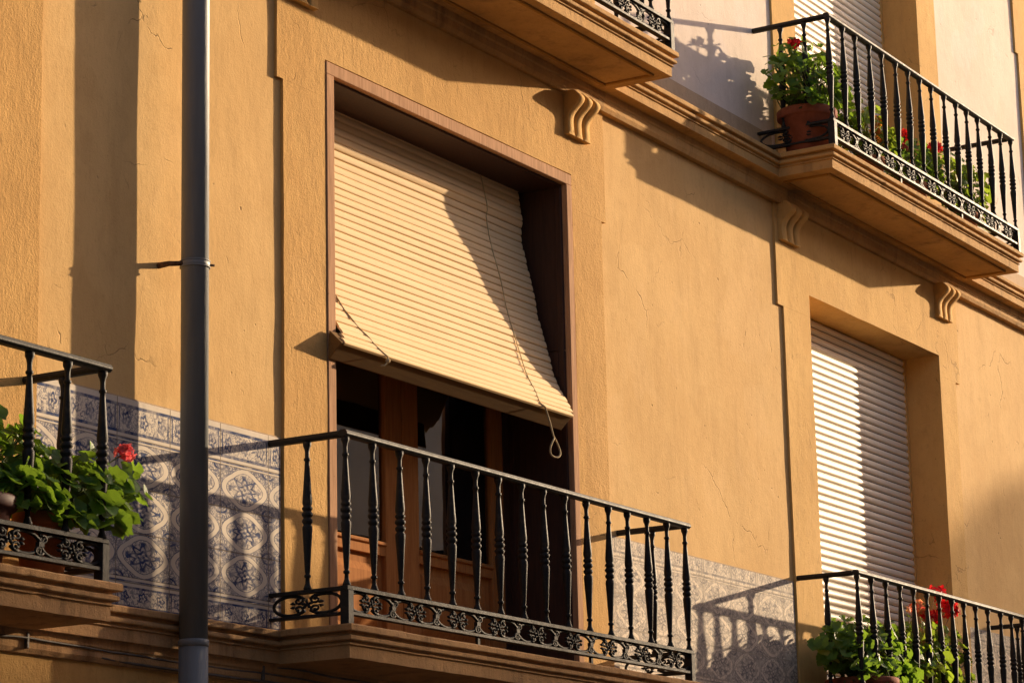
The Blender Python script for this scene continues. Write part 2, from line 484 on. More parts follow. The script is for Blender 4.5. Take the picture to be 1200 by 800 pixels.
# wall skins (the field between the window surrounds lies a little back)
finish_plate(plate((XL, XR), (3.05, 6.80), [grow(h) for h in low_holes], 0, .25, .085, .0032, 0, 1), 'facade_wall', M['field'], B)
finish_plate(plate((XL, XR), (6.9, 10.8), [grow(h) for h in up_holes], 0.002, .25, .12, .003, 0, 5), 'upper_wall', M['cream'], B)
finish_plate(plate((XL, XR), (0, 3.06), [], .006, .25, .12, .003, 0, 9), 'ground_storey_wall', M['surround'], B)
MB().box(XL, XR, .9, 8, 0, 10.78).build('building_core', M['room'], B)
MB().box(XL, XR, -.25, 8, 10.8, 11.05).build('eaves', M['mould'], B, .02)
for xa, xb in ((XL, W0[0]), (W0[1], W1[0]), (W1[1], W2[0]), (W2[1], W3[0]), (W3[1], XR)):   # solid wall behind the skins
    pass
MB().box(XL, XL + .2, .25, .9, 0, 10.78).build('side_wall', M['surround'], B)
MB().box(XR - .2, XR, .25, .9, 0, 10.78).build('side_wall', M['surround'], B)

# plinth strip above the upper cornice
for a_, b_ in ((8.6, 10.76), (14.12, 16.62), (19.79, 21.67)): finish_plate(plate((a_, b_), (6.95, 7.185), [], -.006, .05, .12, .002, .002, 2), 'plinth_strip', M['plinth'], B)

# window surrounds with ears at the top
def surround(xl, xr, ear, zear, ztop, z0, hole, mat, seed, proud=.018, reveal=.29):
    mb = plate((xl, xr), (z0, zear), [(hole[0], hole[1], z0 - 1, hole[3])], -proud, reveal, .05, .0022, .0035, seed)
    # ear piece is one plate with the lower one: two stacked plates meeting at zear
    o = finish_plate(mb, 'window_surround', mat, B)
    mb2 = plate((xl - ear, xr + ear), (zear + .0005, ztop), [(hole[0], hole[1], z0 - 1, hole[3])], -proud, reveal, .05, .0022, .0035, seed)
    # join into the same mesh
    o2 = finish_plate(mb2, 'window_surround_head', mat, None)
    bm = bmesh.new(); bm.from_mesh(o.data)
    me2 = o2.data; me2.transform(Matrix.Translation(-Vector(o.location) * 0))
    bm.from_mesh(me2); bm.to_mesh(o.data); bm.free()
    bpy.data.objects.remove(o2); bpy.data.meshes.remove(me2)
    return o
surround(10.815, 14.112, .053, 6.005, 6.76, 3.19, W1, M['surround'], 11)
surround(16.668, 19.770, .09, 5.985, 6.76, 3.19, W2, M['surround_smooth'], 17)
surround(4.95, 8.977, .055, 6.3, 6.76, 3.19, W0, M['surround'], 23)
surround(22.6, 26.0, .07, 5.985, 6.76, 3.19, W3, M['surround_smooth'], 29)
for i, (u, xl, xr) in enumerate(((U0, 4.95, 8.5), (U1, 10.815, 14.11), (U2, 16.69, 19.775), (U3, 21.685, 26.0))):
    surround(xl, xr, .06, 9.2, 10.75, 6.93, u, M['surround_smooth'], 31 + i, .018, .30)

# tiled dado panels
def tile_panel(x0, x1, z0, z1, mat):
    return MB().box(x0, x1, -.007, .03, z0, z1).build('tiled_dado', mat, B, .002, 1)
tile_panel(8.979, 10.797, 3.2, 4.165, M['tile'])
tile_panel(14.116, 16.652, 3.2, 4.095, M['tile_grey'])
tile_panel(19.79, 22.58, 3.2, 4.095, M['tile_grey'])
tile_panel(XL, 4.93, 3.2, 4.165, M['tile'])
for (x0, x1, z) in ((8.98, 10.795, 4.166), (14.117, 16.65, 4.096)):      # thin mortar edge over the tiles
    MB().box(x0, x1, -.004, .03, z, z + .006).build('tile_edge', M['plinth'], B)

# cornice and balcony slabs: the same moulding, swept
def profile(q, zt, hb=.155, bed=True):
    """(out, z) from the wall top down; q = how far the top arris stands out"""
    f = q - .036
    P = [(-.2, zt), (q - .006, zt), (q, zt - .006), (q, zt - .030), (q - .004, zt - .034), (f + .006, zt - .036), (f + .004, zt - .046), (f + .014, zt - .050), (f + .026, zt - .056),
         (f + .026, zt - .071), (f + .022, zt - .075), (f + .004, zt - .079), (f + .002, zt - .086), (f + .010, zt - .088), (f + .010, zt - .094), (f, zt - .097), (f, zt - hb)]
    return P
def cornice(q, zt, bedout, bedh, mat, hb):
    P = profile(q, zt, hb)
    P = P + [(bedout, zt - hb), (bedout, zt - hb - bedh * .35), (bedout - .008, zt - hb - bedh * .42), (bedout - .008, zt - hb - bedh * .78), (bedout - .02, zt - hb - bedh), (-.2, zt - hb - bedh)]
    n = len(P); vs = []; N = 700
    for i in range(N + 1):
        x = XL + (XR - XL) * i / N
        for (o, z) in P:
            d = (noise.noise(Vector((x * 1.3, z * 5, 4.4))) * .0025 + noise.noise(Vector((x * 17, z * 30, 1.4))) * .0016 - max(0, noise.noise(Vector((x * 9, z * 22, 8.8))) - .35) * .012) if o > 0 else 0
            vs.append((x, -o + d, z + d * .7))
    fs = [(i * n + k, (i + 1) * n + k, (i + 1) * n + (k + 1) % n, i * n + (k + 1) % n) for i in range(N) for k in range(n)]
    fs += [tuple(range(n)), tuple(reversed(range(N * n, N * n + n)))]
    return MB().add(vs, fs).build('cornice', mat, B, .003, 2)
def slab(x0, x1, D, q, zt, hb, mat, seed):
    """x0,x1: arris corners in x; D: how far the base line steps out"""
    P = [(o, z + .003) for o, z in profile(q, zt, hb)]; P[-1] = (P[-1][0], P[-1][1] - .006)
    a, b = x0 + q, x1 - q                                   # base line ends
    n = len(P); vs = []
    stations = [('l', 0.1), ('l', -D * .5), ('c', 0)] + [('f', t / 140) for t in range(1, 140)] + [('d', 0), ('r', -D * .5), ('r', 0.1)]
    for typ, t in stations:
        for (o, z) in P:
            if typ == 'l': v = (a - o, t, z)
            elif typ == 'c': v = (a - o, -D - o, z)
            elif typ == 'f': v = (a + (b - a) * t, -D - o, z)
            elif typ == 'd': v = (b + o, -D - o, z)
            else: v = (b + o, t, z)
            if typ in 'cfd':
                w = noise.noise(Vector((v[0] * 1.9, z * 6, seed))) * .003 + noise.noise(Vector((v[0] * 17, z * 30, seed))) * .0016 + max(0, noise.noise(Vector((v[0] * 9, z * 22, seed + 3))) - .35) * .012
                v = (v[0], v[1] + w, v[2] + w)
            vs.append(v)
    ns = len(stations)
    fs = [(i * n + k, (i + 1) * n + k, (i + 1) * n + k + 1, i * n + k + 1) for i in range(ns - 1) for k in range(n - 1)]
    top = [i * n for i in range(ns)]; bot = [i * n + n - 1 for i in range(ns)]
    fs += [tuple(top), tuple(reversed(bot))]
    fs += [tuple(range(n)) + (0,)][:0]
    s = MB().add(vs, fs).build('balcony_slab', mat, B, .004, 2)
    return s
def soffit_panel(x0, x1, y0, zt, hb):
    z = zt - hb - .004; w = .022
    m = MB()
    a, b, c, d = x0 + .14, x1 - .14, y0 + .10, -.13
    m.box(a, b, c - .0, c + w, z - .012, z + .006); m.box(a, b, d - w, d, z - .012, z + .006)
    m.box(a, a + w, c + w, d - w, z - .012, z + .006); m.box(b - w, b, c + w, d - w, z - .012, z + .006)
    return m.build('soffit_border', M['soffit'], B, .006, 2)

QL, QU, HB = .095, .185, .152
cornice(QL, Z1, .03, .10, M['mould_low'], HB)
cornice(QU, Z2 + .0, .065, .115, M['mould'], HB)
DL, DU = .405, .395
# balconies: (x of the left rail corner, floor level)
RL, RLU = 3.52, 3.44
BX = {'left': 8.905 - RL, 'main': 10.715, 'right': 16.70, 'upper_left': 14.045 - RLU, 'upper_right': 16.41}
for key, zt, D, q, mt in (('left', Z1, DL, QL, 'mould_low'), ('main', Z1, DL, QL, 'mould_low'), ('right', Z1, DL, QL, 'mould_low'), ('upper_left', Z2, DU, QU, 'mould'), ('upper_right', Z2, DU, QU, 'mould')):
    x0 = BX[key] - .045; x1 = BX[key] + (RLU if zt == Z2 else RL) + .075
    slab(x0, x1, D, q, zt, HB, M[mt], len(key) * 1.7)
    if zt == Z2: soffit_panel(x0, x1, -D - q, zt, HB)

# scroll corbels under the upper balconies
def corbel(x0, x1):
    m = MB(); zt = Z2 - HB - .112; N = 26; H = .268
    def out(t):                 # t 0 top .. 1 bottom
        bulge = .085 * math.exp(-((t - .20) / .24) ** 2)
        return .030 + bulge + .022 * math.exp(-((t - .95) / .25) ** 2) * .3
    w = x1 - x0
    # flutes across: three raised bands with rounded backs, two channels
    xs = []
    for k in range(3):
        a = x0 + w * (k * .37); b = a + w * .26
        xs += [(a, -.006), (a + w * .03, .0), (b - w * .03, .0), (b, -.006)]
        if k < 2: xs += [(b + w * .012, -.034), (b + w * .098, -.034)]
    rows = []
    for i in range(N + 1):
        t = i / N; z = zt + .01 - H * t
        sh = 0
        rows.append([(x + sh, -(.018 + max(.004, out(t) + d * (1 if t < .96 else .2))), z) for x, d in xs])
    n = len(xs); vs = [p for r in rows for p in r] + [(r[0][0], .02, r[0][2]) for r in rows] + [(r[-1][0], .02, r[0][2]) for r in rows]
    fs = [(i * n + k, i * n + k + 1, (i + 1) * n + k + 1, (i + 1) * n + k) for i in range(N) for k in range(n - 1)]
    L0 = (N + 1) * n; R0 = L0 + N + 1
    fs += [(L0 + i, i * n, (i + 1) * n, L0 + i + 1) for i in range(N)] + [(i * n + n - 1, R0 + i, R0 + i + 1, (i + 1) * n + n - 1) for i in range(N)]
    fs += [tuple([L0 + N] + [N * n + k for k in range(n)] + [R0 + N])]
    o = m.add(vs, fs, True).build('corbel', M['surround_smooth'], B)
    for p in o.data.polygons: p.use_smooth = True
    o.data.set_sharp_from_angle(angle=.9)
    return o
for a, b in ((10.82, 11.08), (13.68, 13.94), (16.63, 16.91), (19.42, 19.70), (5.0, 5.27), (8.7, 8.97)): corbel(a, b)

# ------------------------------------------------------------------ window with the wooden blind: lining, door leaves, glass
def lining(h, yf, yb, wl, wr, wt, gap=.007):
    x0, x1, z0, z1 = h[0] + gap, h[1] - gap, h[2], h[3] - gap
    jm = MB().box(x0, x0 + wl, yf, yb, z0, z1 - wt - .0005).build('window_frame', M['frame'], B, .004, 2)
    jr = MB().box(x1 - wr, x1, yf, yb, z0, z1 - wt - .0005).build('frame_jamb', M['frame'], jm, .004, 2)
    hd = MB().box(x0, x1, yf + .001, yb, z1 - wt, z1).build('frame_head', M['frame'], jm, .004, 2)
    # dark inner boards of the reveal
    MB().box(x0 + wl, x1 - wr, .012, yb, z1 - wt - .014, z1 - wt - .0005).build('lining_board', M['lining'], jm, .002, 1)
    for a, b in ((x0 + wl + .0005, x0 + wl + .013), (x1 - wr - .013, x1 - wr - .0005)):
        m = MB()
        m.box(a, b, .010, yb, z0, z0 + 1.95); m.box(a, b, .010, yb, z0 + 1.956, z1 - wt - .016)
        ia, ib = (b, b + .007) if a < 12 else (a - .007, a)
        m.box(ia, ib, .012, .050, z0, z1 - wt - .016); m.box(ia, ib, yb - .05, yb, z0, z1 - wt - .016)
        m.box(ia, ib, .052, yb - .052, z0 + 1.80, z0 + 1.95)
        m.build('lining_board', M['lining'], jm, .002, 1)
    return jm
FR = lining(W1, -.023, .42, .068, .064, .066)
X0, X1 = 11.26, 13.684
yd = .405
def door_leaf(xa, xb, mid_hinge):
    z0, z1 = 3.215, 6.08
    sa, sb = (.12, .165) if xa < 12 else (.165, .14)
    d = MB().box(xa, xa + sa, yd, yd + .05, z0, z1).build('balcony_door', M['door'], B, .006, 2)
    MB().box(xb - sb, xb, yd, yd + .05, z0, z1).build('door_stile', M['door'], d, .006, 2)
    zr0, zr1 = 3.805, 3.884                              # middle rail under the glass
    m = MB(); m.box(xa + sa, xb - sb, yd + .001, yd + .05, zr0, zr1)
    m.prism([(yd - .012, zr1 - .008), (yd - .012, zr1 - .022), (yd + .002, zr1 - .03), (yd + .002, zr1 - .001)], xa + sa, xb - sb)
    m.build('door_rail', M['door'], d, .003, 2)
    MB().box(xa + sa, xb - sb, yd + .001, yd + .05, z1 - .1, z1).build('door_rail', M['door'], d, .004, 2)
    MB().box(xa + sa, xb - sb, yd + .001, yd + .05, z0, z0 + .16).build('door_rail', M['door'], d, .004, 2)
    # panel with a raised centre
    pa, pb, pz0, pz1 = xa + sa, xb - sb, z0 + .16, zr0
    m = MB(); m.box(pa, pb, yd + .028, yd + .045, pz0, pz1)
    m.build('door_panel', M['door'], d)
    m = MB(); u0, u1, v0, v1 = pa + .05, pb - .05, pz0 + .05, pz1 - .05; t = .045
    vs = [(u0, yd + .026, v0), (u1, yd + .026, v0), (u1, yd + .026, v1), (u0, yd + .026, v1),
          (u0 + t, yd + .006, v0 + t), (u1 - t, yd + .006, v0 + t), (u1 - t, yd + .006, v1 - t), (u0 + t, yd + .006, v1 - t)]
    m.add(vs, [(0, 1, 5, 4), (1, 2, 6, 5), (2, 3, 7, 6), (3, 0, 4, 7), (4, 5, 6, 7)])
    m.build('raised_panel', M['door'], d)
    # two panes with a glazing bar
    zm = 5.1
    MB().box(pa, pb, yd + .004, yd + .045, zm, zm + .03).build('glazing_bar', M['door'], d, .003, 1)
    for a, b in ((zr1, zm), (zm + .03, z1 - .1)):
        MB().box(pa - .004, pb + .004, yd + .022, yd + .026, a - .004, b + .004).build('glass_pane', M['glass'], d)
    return d
door_leaf(X0 + .005, 12.515, True)
door_leaf(12.522, 13.60, False)
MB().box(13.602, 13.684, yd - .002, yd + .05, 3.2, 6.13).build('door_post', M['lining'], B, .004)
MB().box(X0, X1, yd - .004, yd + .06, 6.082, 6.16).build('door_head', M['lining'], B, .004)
MB().box(X0, X1, .0, .46, 3.16, 3.213).build('door_sill', M['mould_low'], B, .004)
# the dark room behind, with a curtain
m = MB(); vs = [(x, y, z) for x in (10.4, 14.4) for y in (.46, .895) for z in (3.0, 6.5)]
m.add(vs, [(0, 1, 3, 2), (4, 6, 7, 5), (2, 3, 7, 6), (0, 2, 6, 4), (1, 5, 7, 3)]); m.build('room', M['room'], B)
def curtain(xa, xb, y, z0, z1, name='curtain'):
    N = 40; vs = []
    for i in range(N + 1):
        x = xa + (xb - xa) * i / N; yy = y + .022 * math.sin(i * 1.15) + .008 * math.sin(i * 2.7)
        vs += [(x, yy, z0), (x, yy, z1)]
    fs = [(2 * i, 2 * i + 2, 2 * i + 3, 2 * i + 1) for i in range(N)]
    return MB().add(vs, fs, True).build(name, M['curtain'], B)
curtain(13.10, 13.55, yd + .13, 3.3, 6.1)
curtain(11.28, 11.55, yd + .14, 3.3, 6.1)

# ------------------------------------------------------------------ roller shutters
def shutter(x0, x1, y, z0, z1, name='roller_shutter', p=.0555):
    m = MB(); z = z1; i = 0
    rows = []
    prof = [(.0035, 0), (-.003, -.004), (-.0085, -.012), (-.0105, -.021), (-.009, -.031), (-.004, -.038), (.0035, -.0415)]
    while z > z0:
        n = len(prof); vs = []
        xs = [x0 + (x1 - x0) * k / 6 for k in range(7)]
        for x in xs:
            j = noise.noise(Vector((x * .9, z * 13, 2))) * .0012
            for dy, dz in prof: vs.append((x, y + dy + j, z + dz * p / .046))
        fs = [(k * n + a, (k + 1) * n + a, (k + 1) * n + a + 1, k * n + a + 1) for k in range(6) for a in range(n - 1)]
        m.add(vs, fs, True)
        z -= p
    o = m.build(name, M['shutter'], B)
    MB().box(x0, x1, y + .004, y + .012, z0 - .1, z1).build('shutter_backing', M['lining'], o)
    for a, b in ((x0 - .03, x0), (x1, x1 + .03)):
        MB().box(a, b, y - .016, y + .03, z0, z1).build('guide_rail', M['surround_smooth'], o, .002, 1)
    return o
shutter(W2[0] + .03, W2[1] - .03, .275, 3.2, W2[3] - .004)
for u in (U2, U1, U3, U0): shutter(u[0] + .03, u[1] - .03, .285, 6.95, u[3] - .004)
for w in (W0, W3): shutter(w[0] + .03, w[1] - .03, .275, 3.2, w[3] - .004)
# closed boxes behind so no light leaks into the wall
for (h, zc0, zc1) in ((W0, 3.0, 6.5), (W2, 3.0, 6.5), (W3, 3.0, 6.5), (U0, 6.9, 10), (U1, 6.9, 10), (U2, 6.9, 10), (U3, 6.9, 10)):
    MB().box(h[0] - .1, h[1] + .1, .31, .34, zc0, zc1).build('window_back', M['room'], B)

# ------------------------------------------------------------------ the wooden blind
BL = thing('roller_blind', (12.47, .27, 6.18), 'cream slatted blind half lowered, its foot swung out over the balcony', 'blind')
curve = [(.285, 6.165), (.270, 6.06), (.256, 5.955), (.250, 5.925), (.266, 5.900), (.262, 5.84), (.250, 5.76), (.230, 5.66), (.190, 5.49), (.158, 5.33), (.124, 5.19), (.088, 5.06), (.050, 4.945), (.008, 4.855), (-.036, 4.785), (-.104, 4.708)]
def cat(P, n):
    out = []
    for i in range(len(P) - 1):
        p0, p1, p2, p3 = P[max(i - 1, 0)], P[i], P[i + 1], P[min(i + 2, len(P) - 1)]
        for k in range(n):
            t = k / n
            out.append(tuple(.5 * ((2 * b) + (c - a) * t + (2 * a - 5 * b + 4 * c - d) * t * t + (-a + 3 * b - 3 * c + d) * t ** 3) for a, b, c, d in zip(p0, p1, p2, p3)))
    return out + [P[-1]]
dense = cat(curve, 20)
acc = [0]
for a, b in zip(dense, dense[1:]): acc.append(acc[-1] + math.dist(a, b))
def on_curve(s):
    s = min(max(s, 0), acc[-1])
    for i in range(len(acc) - 1):
        if acc[i + 1] >= s:
            t = (s - acc[i]) / (acc[i + 1] - acc[i] + 1e-9)
            return [dense[i][k] * (1 - t) + dense[i + 1][k] * t for k in (0, 1)]
    return list(dense[-1])
def skew(y): return -.105 * min(1, max(0, (-.012 - y) / .09))
bx0, bx1 = 11.292, 13.628
NS = 34; pitch = acc[-1] / NS
m = MB()
for i in range(NS):
    s0, s1 = i * pitch, (i + 1) * pitch + .0006
    A = on_curve(s0); Bp = on_curve(s1)
    ty, tz = Bp[0] - A[0], Bp[1] - A[1]; L = math.hypot(ty, tz); ty, tz = ty / L, tz / L
    ny, nz = tz, -ty                       # toward the street
    if ny > 0: ny, nz = -ny, -nz
    jit = random.uniform(-.0018, .0018); tl = random.uniform(-.003, .003); jx = random.uniform(-.005, .005)
    pr = [(0, -.0055), (.035, -.004), (.09, .0022), (.20, .0046), (.5, .0062), (.82, .0058), (.93, .0044), (.985, .001), (1, -.0055)]
    vs = []; n = len(pr)
    for k in range(9):
        f = k / 8; wob = noise.noise(Vector((f * 2.2, i * .21, 7))) * .007 + noise.noise(Vector((f * 7, i * .9, 3))) * .0006
        for q, h in pr:
            y = A[0] + ty * L * q + ny * (h + jit + tl * (f - .5)) + wob * ny
            z = A[1] + tz * L * q + nz * (h + jit + tl * (f - .5)) + wob * nz - .004 * math.sin(f * PI) * (i / NS)
            sk = skew(A[0])
            vs.append((bx0 + jx + sk + (bx1 - bx0) * f, y, z))
    fs = [(k * n + a, (k + 1) * n + a, (k + 1) * n + a + 1, k * n + a + 1) for k in range(8) for a in range(n - 1)]
    fs += [(k * n + n - 1, (k + 1) * n + n - 1, (k + 1) * n, k * n) for k in range(8)]
    fs += [tuple(range(n)), tuple(reversed(range(8 * n, 9 * n)))]
    m.add(vs, fs, True)
sl = m.build('slats', M['slat'], BL); sl.data.set_sharp_from_angle(angle=.8)
sk = skew(-.104)
m = MB().prism([(-.110, 4.702), (-.034, 4.776), (-.026, 4.632), (-.034, 4.628)], bx0 + sk - .006, bx1 + sk + .0)
m.build('bottom_bar', M['bar'], BL, .004, 2)
MB().prism([(-.116, 4.703), (-.108, 4.712), (-.098, 4.700), (-.106, 4.692)], bx0 + sk + .02, bx1 + sk + .008).build('bar_edge', M['bar_edge'], BL, .002, 1)
MB().box(bx0, bx1, .25, .295, 6.128, 6.146).build('head_rail', M['bar'], BL, .003, 1)
# cords lying on the slats
def cord_pts(xa, xb, sa, sb, lift, n=26, wav=.006, bow=0):
    out = []
    for i in range(n + 1):
        t = i / n; s = sa + (sb - sa) * t; y, z = on_curve(s)
        x = xa + (xb - xa) * t + wav * math.sin(t * 9) + bow * math.sin(t * PI) + skew(y)
        out.append((x, y - lift - .004 * math.sin(t * 11) ** 2, z - lift * .4))
    return out
tot = acc[-1]
p = cord_pts(11.35, 11.66, tot * .74, tot * .985, .0085, 22, .004, -.02)
p += [(p[-1][0] + .012, -.122, 4.70), (p[-1][0] + .012, -.122, 4.672), (p[-1][0] - .004, -.112, 4.652), (p[-1][0] - .02, -.10, 4.648)]
MB().tube(p, .0042, 6).build('cord', M['cord'], BL)
MB().lathe([(.004, -.012), (.012, -.006), (.013, .004), (.006, .012)], 8, (p[-3][0], -.122, 4.678)).build('cord_knot', M['cord'], BL)
p = cord_pts(13.19, 13.26, tot * .02, tot * .985, .0095, 40, .003, .02)
e = Vector(p[-1])
MB().tube(p, .0028, 6).build('cord', M['cord'], BL)
loopc = e + Vector((.14, -.01, -.235))
pts = [tuple(e), tuple(e + Vector((.02, -.02, -.02))), tuple(e + Vector((.075, -.018, -.10))), tuple(e + Vector((.118, -.012, -.168)))]
lp = []
for k in range(25):
    a = PI / 2 + .25 + (2 * PI - .5) * k / 24
    rr = .040
    lp.append((loopc.x + rr * 1.25 * math.cos(a) * (1 - .25 * math.sin(a)), loopc.y + .006 * math.sin(a * 2), loopc.z + .055 * math.sin(a)))
MB().tube(pts + lp, .0056, 6).build('pull_cord', M['cord'], BL)

# ------------------------------------------------------------------ iron railings
H_TOP, H_LOW, H_BOT = .932, .186, .066
def bal_profile(h0, h1):
    """cast baluster between the lower rail and the handrail"""
    H = h1 - h0
    K = [(0, .0195), (.012, .0205), (.022, .017), (.045, .0115), (.080, .0100), (.084, .0155), (.098, .0165), (.106, .0100), (.12, .0125), (.30, .0200), (.405, .0250), (.425, .0245), (.438, .018),
         (.446, .0215), (.456, .0260), (.468, .0260), (.478, .0205), (.484, .0185), (.492, .0225), (.500, .0270), (.514, .0270), (.523, .0215), (.528, .0185), (.534, .0215), (.542, .0255), (.553, .0255), (.562, .0190),
         (.580, .0235), (.600, .0240), (.66, .0205), (.84, .0125), (.868, .0112), (.872, .0160), (.886, .0165), (.893, .0110), (.935, .0112), (.955, .0140), (.972, .0195), (.984, .0205), (1.0, .0205)]
    return [(r, h0 + H * t) for t, r in K]
def scroll_unit(m, cx, w, h, zc, fn):
    """two facing C-scrolls with curled ends and a leaf rosette; fn maps (u, z, off) to a point"""
    rx, rz = w * .25, h * .5 - .004
    def put(pts, r): m.tube([fn(u, z, o) for u, z, o in pts], r, 5)
    for sgn in (-1, 1):
        pts = []
        for k in range(19):
            a = math.radians(-146 + 292 * k / 18)
            pts.append((cx + sgn * (w * .245 + rx * math.cos(a)), zc + rz * math.sin(a), 0))
        put(pts, .0088)
        for ev in (1, -1):
            cur = []
            for k in range(15):
                t = k / 14; a = math.radians(70 + 395 * t); sh = 1 - .70 * t
                cur.append((cx + sgn * (w * .125 + w * .082 * sh * math.cos(a)), zc + ev * rz * (.46 + .46 * sh * math.sin(a)), -.003))
            put(cur, [.0080 - .0026 * k / 14 for k in range(15)])
            put([(cur[-1][0] - .008, cur[-1][1], -.004), (cur[-1][0] + .008, cur[-1][1], -.004)], .0095)
            put([(cx + sgn * w * .17, zc + ev * rz * .10, -.004), (cx + sgn * w * .20, zc + ev * rz * .22, -.006), (cx + sgn * w * .245, zc + ev * rz * .20, -.003)], [.004, .009, .003])
    for k in range(5):
        a = 2 * PI * k / 5 + .3
        put([(cx, zc, -.002), (cx + .024 * math.cos(a), zc + .014 * math.sin(a), -.007), (cx + .046 * math.cos(a), zc + .028 * math.sin(a), -.002)], [.005, .0085, .003])
    put([(cx - .006, zc, -.008), (cx + .006, zc, -.008)], .0085)
def rail_bar(m, p0, p1, w, z0, z1, kind):
    """bar from p0 to p1 (x,y); moulded when kind is 'hand'"""
    a, b = Vector((*p0, 0)), Vector((*p1, 0)); t = (b - a).normalized(); nn = Vector((t.y, -t.x, 0))
    hgt = z1 - z0
    if kind == 'hand':
        pr = [(-w * .55, z0), (-w, z0 + hgt * .30), (-w, z0 + hgt * .62), (-w * .80, z0 + hgt * .70), (-w * .80, z0 + hgt * .86), (-w * .5, z1), (w * .5, z1), (w * .80, z0 + hgt * .86), (w * .80, z0 + hgt * .70), (w, z0 + hgt * .62), (w, z0 + hgt * .30), (w * .55, z0)]
    else:
        pr = [(-w, z0), (-w, z1), (w, z1), (w, z0)]
    n = len(pr)
    vs = [a + nn * o + Vector((0, 0, z)) for o, z in pr] + [b + nn * o + Vector((0, 0, z)) for o, z in pr]
    m.add(vs, [tuple(range(n)), tuple(reversed(range(n, 2 * n)))] + [(i, i + n, (i + 1) % n + n, (i + 1) % n) for i in range(n)])
bal_cache = {}
def railing(loc, depth, sides, label, L, extra=.06):
    R = thing('balcony_railing', loc, label, 'railing', 'black iron balcony railings')
    hx = .023
    # handrail: front and both sides
    for nm, z0, z1, w, kind, ov in (('handrail', H_TOP - .034, H_TOP, .027, 'hand', .028), ('lower_rail', H_LOW - .020, H_LOW, .021, 'flat', .024), ('bottom_rail', H_BOT - .016, H_BOT, .019, 'flat', .02)):
        m = MB()
        rail_bar(m, (-ov, 0), (L + ov, 0), w, z0, z1, kind)
        rail_bar(m, (0, w + .0003), (0, depth + extra), w * .9, z0 + .0008, z1 - .0008, kind)
        rail_bar(m, (L, w + .0003), (L, depth + extra), w * .9, z0 + .0008, z1 - .0008, kind)
        m.build(nm, M['iron'], R, .0015, 1).location = (0, 0, 0)
    if 'b' not in bal_cache:
        b = MB().lathe(bal_profile(H_LOW - .001, H_TOP - .033), 12).build('baluster', M['iron'])
        bal_cache['b'] = b.data; C.objects.unlink(b); bpy.data.objects.remove(b)
    pos = [(L * i / 15, 0) for i in range(16)]
    sp = .178 if sides == 2 else .225
    for x in (0, L):
        for k in range(1, sides + 1): pos.append((x, sp * k))
    for x, y in pos:
        b = bpy.data.objects.new('baluster', bal_cache['b']); C.objects.link(b); b.parent = R; b.location = (x, y, 0)
        b.rotation_euler = (random.uniform(-.006, .006), random.uniform(-.006, .006), random.uniform(0, .5))
    for x in (0, L):
        m = MB().box(x - .024, x + .024, -.024, .024, -.004, H_LOW - .0205)
        m.build('corner_post', M['iron'], R, .003, 1).location = (0, 0, 0)
    # ornamental band, one mesh for each face
    zc = (H_LOW - .020 + H_BOT) / 2; hh = H_LOW - .020 - H_BOT
    NU = 9; m = MB(); w = L / NU
    for i in range(NU):
        scroll_unit(m, w * (i + .5), w, hh, zc, lambda u, z, o: (u, o, z))
        if i:
            for ev in (-1, 1): m.tube([(w * i + ev * w * .03 + w * .075 * (1 - .5 * k / 9) * math.cos(math.radians(200 + 300 * k / 9)) * ev, -.004, zc + ev * hh * .26 + hh * .2 * (1 - .5 * k / 9) * math.sin(math.radians(200 + 300 * k / 9))) for k in range(10)], .0066, 5)
        if i: m.box(w * i - .016, w * i + .016, -.010, .010, zc - .010, zc + .010); m.box(w * i - .005, w * i + .005, -.006, .006, H_BOT, H_LOW - .02)
        if i in (3, 6): m.box(w * i - .010, w * i + .010, -.008, .008, .0, H_BOT - .016)
    m.build('scroll_panel', M['iron'], R).location = (0, 0, 0)
    nu = 1
    for x in (0, L):
        m = MB(); ww = (depth - .05) / nu
        for i in range(nu):
            cx = .028 + ww * (i + .5)
            scroll_unit(m, cx, ww, hh, zc, lambda u, z, o: (x + (o if x == 0 else -o), u, z))
        m.build('scroll_panel', M['iron'], R).location = (0, 0, 0)
    return R
yl, yu = -.445, -.555
RM = railing((BX['main'], yl, Z1), -yl, 1, 'black iron railing in front of the window with the slatted blind', RL)
dup(RM, (BX['left'], yl, Z1), 'black iron railing end nearest the grey drainpipe, pink flower growing through it')
dup(RM, (BX['right'], yl, Z1), 'black iron railing with big red geranium flowers, below the closed ivory shutter')
RU = railing((BX['upper_right'], yu, Z2), -yu, 2, 'black iron railing of the upper balcony in front of a large terracotta pot', RLU)
dup(RU, (BX['upper_left'], yu, Z2), 'black iron railing cut off by the top edge, only its corner and scrolls showing')

# ------------------------------------------------------------------ drainpipe
PX, PY = 9.926, -.145
P = thing('drainpipe', (PX, PY, 0), 'tall grey drainpipe standing in front of the blue and white tiles', 'drainpipe')
def pt(m, nm, mat, parent=P, **k): return m.build(nm, mat, parent, **k)
pt(MB().lathe([(.0665, 0.13), (.0665, 3.075)], 48, (PX, PY, 0)), 'lower_pipe', M['pipe'])
pt(MB().lathe([(.0645, 3.05), (.0645, 10.6)], 48, (PX, PY, 0)), 'pipe', M['pipe'])
pt(MB().lathe([(.0640, 3.06), (.0695, 3.062), (.0695, 3.09), (.0640, 3.094)], 48, (PX, PY, 0)), 'pipe_socket', M['pipe'])
cl = pt(MB().lathe([(.0640, 4.815), (.0690, 4.817), (.0695, 4.835), (.0690, 4.850), (.0640, 4.852)], 48, (PX, PY, 0)), 'pipe_clamp', M['pipe'])
for z in (4.819, 4.847): MB().lathe([(.0675, z - .003), (.0720, z - .002), (.0720, z + .002), (.0675, z + .003)], 48, (PX, PY, 0)).build('clamp_rib', M['pipe'], cl)
